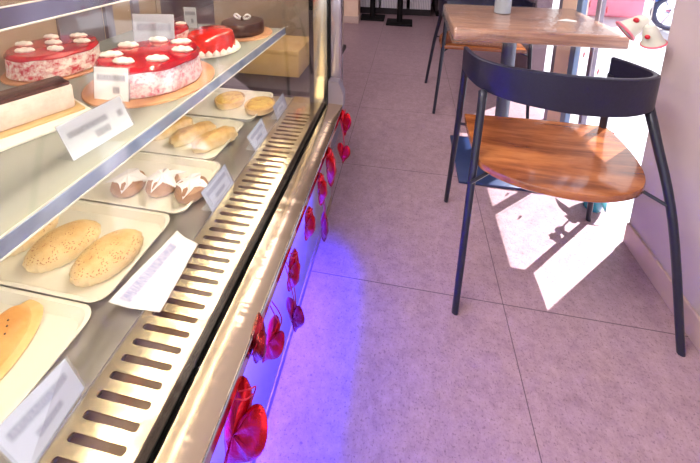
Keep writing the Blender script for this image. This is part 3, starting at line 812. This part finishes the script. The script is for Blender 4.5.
for y, l in ((1.80, 'white thread of red hearts hung on the left window pane'), (1.69, 'white thread of red hearts hung at the grey window frame')):
    tag(obj('thread', tube(bmesh.new(), [(.845, y, .35), (.845, y, 2.48)], .0008, 5), M['string']), l, 'thread')

# teal pot plant in the corner by the window
px, py = .812, 1.44
t = thing('potted_plant', 'teal pot with green and teal leaves and one red flower below the window', 'plant', (px, py, 0))
obj('pot', lathe(bmesh.new(), [(.030, 0), (.034, .004), (.044, .06), (.048, .10), (.046, .105), (.042, .10), (.040, .08), (.01, .078)], (px, py, 0), 32), M['teal'], t)
obj('stem', tube(bmesh.new(), catmull([(px, py, .07), (px-.004, py+.01, .2), (px+.01, py, .345)], 5), .003, 8), M['leaf'], t)
def leafm(base, d, L, W, droop):
    bm = bmesh.new(); base = Vector(base); d = Vector(d).normalized(); s = d.cross(Vector((0, 0, 1))).normalized(); rows = []
    for k in range(7):
        u = k/6; w = W*math.sin(PI*min(1, u*.9+.08)); p = base+d*(L*u)+Vector((0, 0, -droop*u*u))
        rows.append([bm.verts.new(p-s*w+Vector((0, 0, .004))), bm.verts.new(p), bm.verts.new(p+s*w+Vector((0, 0, .004)))])
    for a, b in zip(rows, rows[1:]):
        bm.faces.new((a[0], a[1], b[1], b[0])); bm.faces.new((a[1], a[2], b[2], b[1]))
    return bm
for (z, d, L, W, dr, m) in ((.30, (-.3, -.6, .2), .055, .016, .02, 'leaf'), (.28, (.5, -.3, .2), .05, .015, .02, 'leaf'), (.31, (.6, .6, .1), .05, .015, .02, 'leaf'),
                            (.12, (-.8, -.4, .3), .11, .022, .10, 'tleaf'), (.11, (-.7, .5, .3), .12, .022, .09, 'tleaf'), (.11, (.1, -1, .3), .08, .02, .09, 'tleaf'), (.12, (-1, .1, .1), .10, .02, .10, 'tleaf')):
    o = obj('leaf', leafm((px, py, z), d, L, W, dr), M[m], t); md = o.modifiers.new('thickness', 'SOLIDIFY'); md.thickness = .0008
bm = bmesh.new()
for k in range(7):
    a = 2*PI*k/7; bm2 = leafm((px+.012, py, .345), (math.cos(a), math.sin(a), .6), .026, .010, .006)
    me = bpy.data.meshes.new('tmp'); bm2.to_mesh(me); bm.from_mesh(me); bpy.data.meshes.remove(me); bm2.free()
o = obj('flower', bm, M['red'], t); md = o.modifiers.new('thickness', 'SOLIDIFY'); md.thickness = .0008

# ------------------------------------------------------------------ outside: scooter and pink board
sx, sy = 3.15, 4.75
t = thing('motor_scooter', 'blue scooter parked on the bright pavement outside the window', 'scooter', (sx, sy, -.02))
def wheel(x, y):
    o = obj('wheel', (lambda bm: (bmesh.ops.create_cone(bm, segments=8, radius1=.01, radius2=.01, depth=.01), bm)[1])(bmesh.new()), M['tyre'], t) if False else None
    bm = bmesh.new(); R = []
    for k in range(28):
        a = 2*PI*k/28; c = Vector((x+.19*math.cos(a), y, .20+.19*math.sin(a))); e = Vector((math.cos(a), 0, math.sin(a)))
        R.append([c+e*.03*math.cos(b)+Vector((0, 1, 0))*.035*math.sin(b) for b in [2*PI*j/10 for j in range(10)]])
    R.append(R[0]); rings_surf(bm, R, False, False); bmesh.ops.remove_doubles(bm, verts=bm.verts, dist=1e-5)
    w = obj('wheel', bm, M['tyre'], t)
    bm = bmesh.new()
    for k in range(6):
        a = PI*k/3; tube(bm, [(x, y, .20), (x+.17*math.cos(a), y, .20+.17*math.sin(a))], .010, 6)
    tube(bm, [(x, y-.04, .20), (x, y+.04, .20)], .04, 12); obj('hub', bm, M['chrome'], w)
wheel(sx, sy); wheel(sx+1.2, sy)
obj('front_fairing', tube(bmesh.new(), catmull([(sx-.06, sy, .44), (sx+.10, sy, .55), (sx+.22, sy, .85), (sx+.24, sy, 1.0)], 5), [.05]*3+[.09]*6+[.13]*7, 14), M['blue'], t)
obj('fender', tube(bmesh.new(), [(sx+.27*math.cos(a), sy, .20+.27*math.sin(a)) for a in [.3+k*.25 for k in range(10)]], .05, 10), M['blue'], t)
obj('floorboard', B(sx+.2, sx+.75, sy-.14, sy+.14, .22, .32, .03), M['blue'], t)
obj('rear_body', tube(bmesh.new(), catmull([(sx+.65, sy, .30), (sx+.8, sy, .55), (sx+1.2, sy, .62), (sx+1.5, sy, .60)], 5), [.10]*4+[.17]*8+[.10]*4, 14), M['blue'], t)
obj('saddle', B(sx+.72, sx+1.4, sy-.14, sy+.14, .74, .84, .04), M['dark'], t)
obj('handlebar', tube(bmesh.new(), [(sx+.2, sy-.32, 1.04), (sx+.24, sy, 1.02), (sx+.2, sy+.32, 1.04)], .02, 8), M['chrome'], t)
t = thing('pavement_board', 'pink standing board on the pavement outside the window', 'board', (2.8, 5.25, -.02))
obj('front_board', B(2.45, 3.12, 5.2, 5.23, .03, .95, .005), M['pink'], t)
bm = bmesh.new(); obj('back_board', B(2.45, 3.12, 5.36, 5.39, -.02, .95, .005), M['pink'], t); bm.free()

# ------------------------------------------------------------------ light
W = bpy.data.worlds.new('World'); sc.world = W; W.use_nodes = True
bgn = W.node_tree.nodes['Background']; bgn.inputs[0].default_value = (.94, .95, .98, 1); bgn.inputs[1].default_value = 1.3
sun = bpy.data.lights.new('Sun', 'SUN'); sun.energy = 9; sun.angle = .009; sun.color = (1, .96, .92)
so = bpy.data.objects.new('sun', sun); C.objects.link(so)
el = math.radians(50); hd = Vector((.766, .643, 0)).normalized()
sd = hd*math.cos(el)+Vector((0, 0, math.sin(el)))
so.rotation_euler = sd.to_track_quat('Z', 'Y').to_euler()
def area(name, loc, sx_, sy_, e, col, rot=(0, 0, 0), spread=180):
    l = bpy.data.lights.new(name, 'AREA'); l.shape = 'RECTANGLE'; l.size = sx_; l.size_y = sy_; l.energy = e; l.color = col; l.spread = math.radians(spread)
    o = bpy.data.objects.new(name, l); C.objects.link(o); o.location = loc; o.rotation_euler = rot; return o
area('ceiling_fill', (-.70, .35, 2.78), .9, 1.2, 40, (1, .93, .88))  # this and the next two: unseen overhead lights added as room fill
area('ceiling_fill', (-.6, 2.4, 2.78), .9, .9, 11, (1, .86, .84))
area('ceiling_fill', (-.2, 4.2, 2.78), .6, .6, 2, (1, .84, .84))
area('lip_light', (-.245, .48, .446), .012, .95, 13, (.035, .02, 1), (0, math.radians(7), 0), 54)

# ------------------------------------------------------------------ camera
import math as _m
pit, yaw, rol, Fpx, PPY, H = _m.radians(12.259), _m.radians(-9.62), _m.radians(-.546), 351.1, 5.7, 1.15
f = Vector((_m.sin(yaw)*_m.cos(pit), _m.cos(yaw)*_m.cos(pit), -_m.sin(pit))); r = Vector((_m.cos(yaw), -_m.sin(yaw), 0)); d = f.cross(r)
r2 = r*_m.cos(rol)+d*_m.sin(rol); d2 = -r*_m.sin(rol)+d*_m.cos(rol)
cam = bpy.data.cameras.new('Camera'); co = bpy.data.objects.new('camera', cam); C.objects.link(co)
co.matrix_world = Matrix(((r2.x, -d2.x, -f.x, 0), (r2.y, -d2.y, -f.y, 0), (r2.z, -d2.z, -f.z, H), (0, 0, 0, 1)))
cam.sensor_width = 36; cam.lens = Fpx/700*36; cam.shift_y = -(231.5-PPY)/700; cam.clip_start = .02
sc.camera = co
sc.view_settings.view_transform = 'Standard'; sc.view_settings.look = 'None'; sc.view_settings.gamma = 1
sc.view_settings.exposure = 0.68
sc.cycles.use_denoising = True
sc.cycles.max_bounces = 10; sc.cycles.transparent_max_bounces = 16
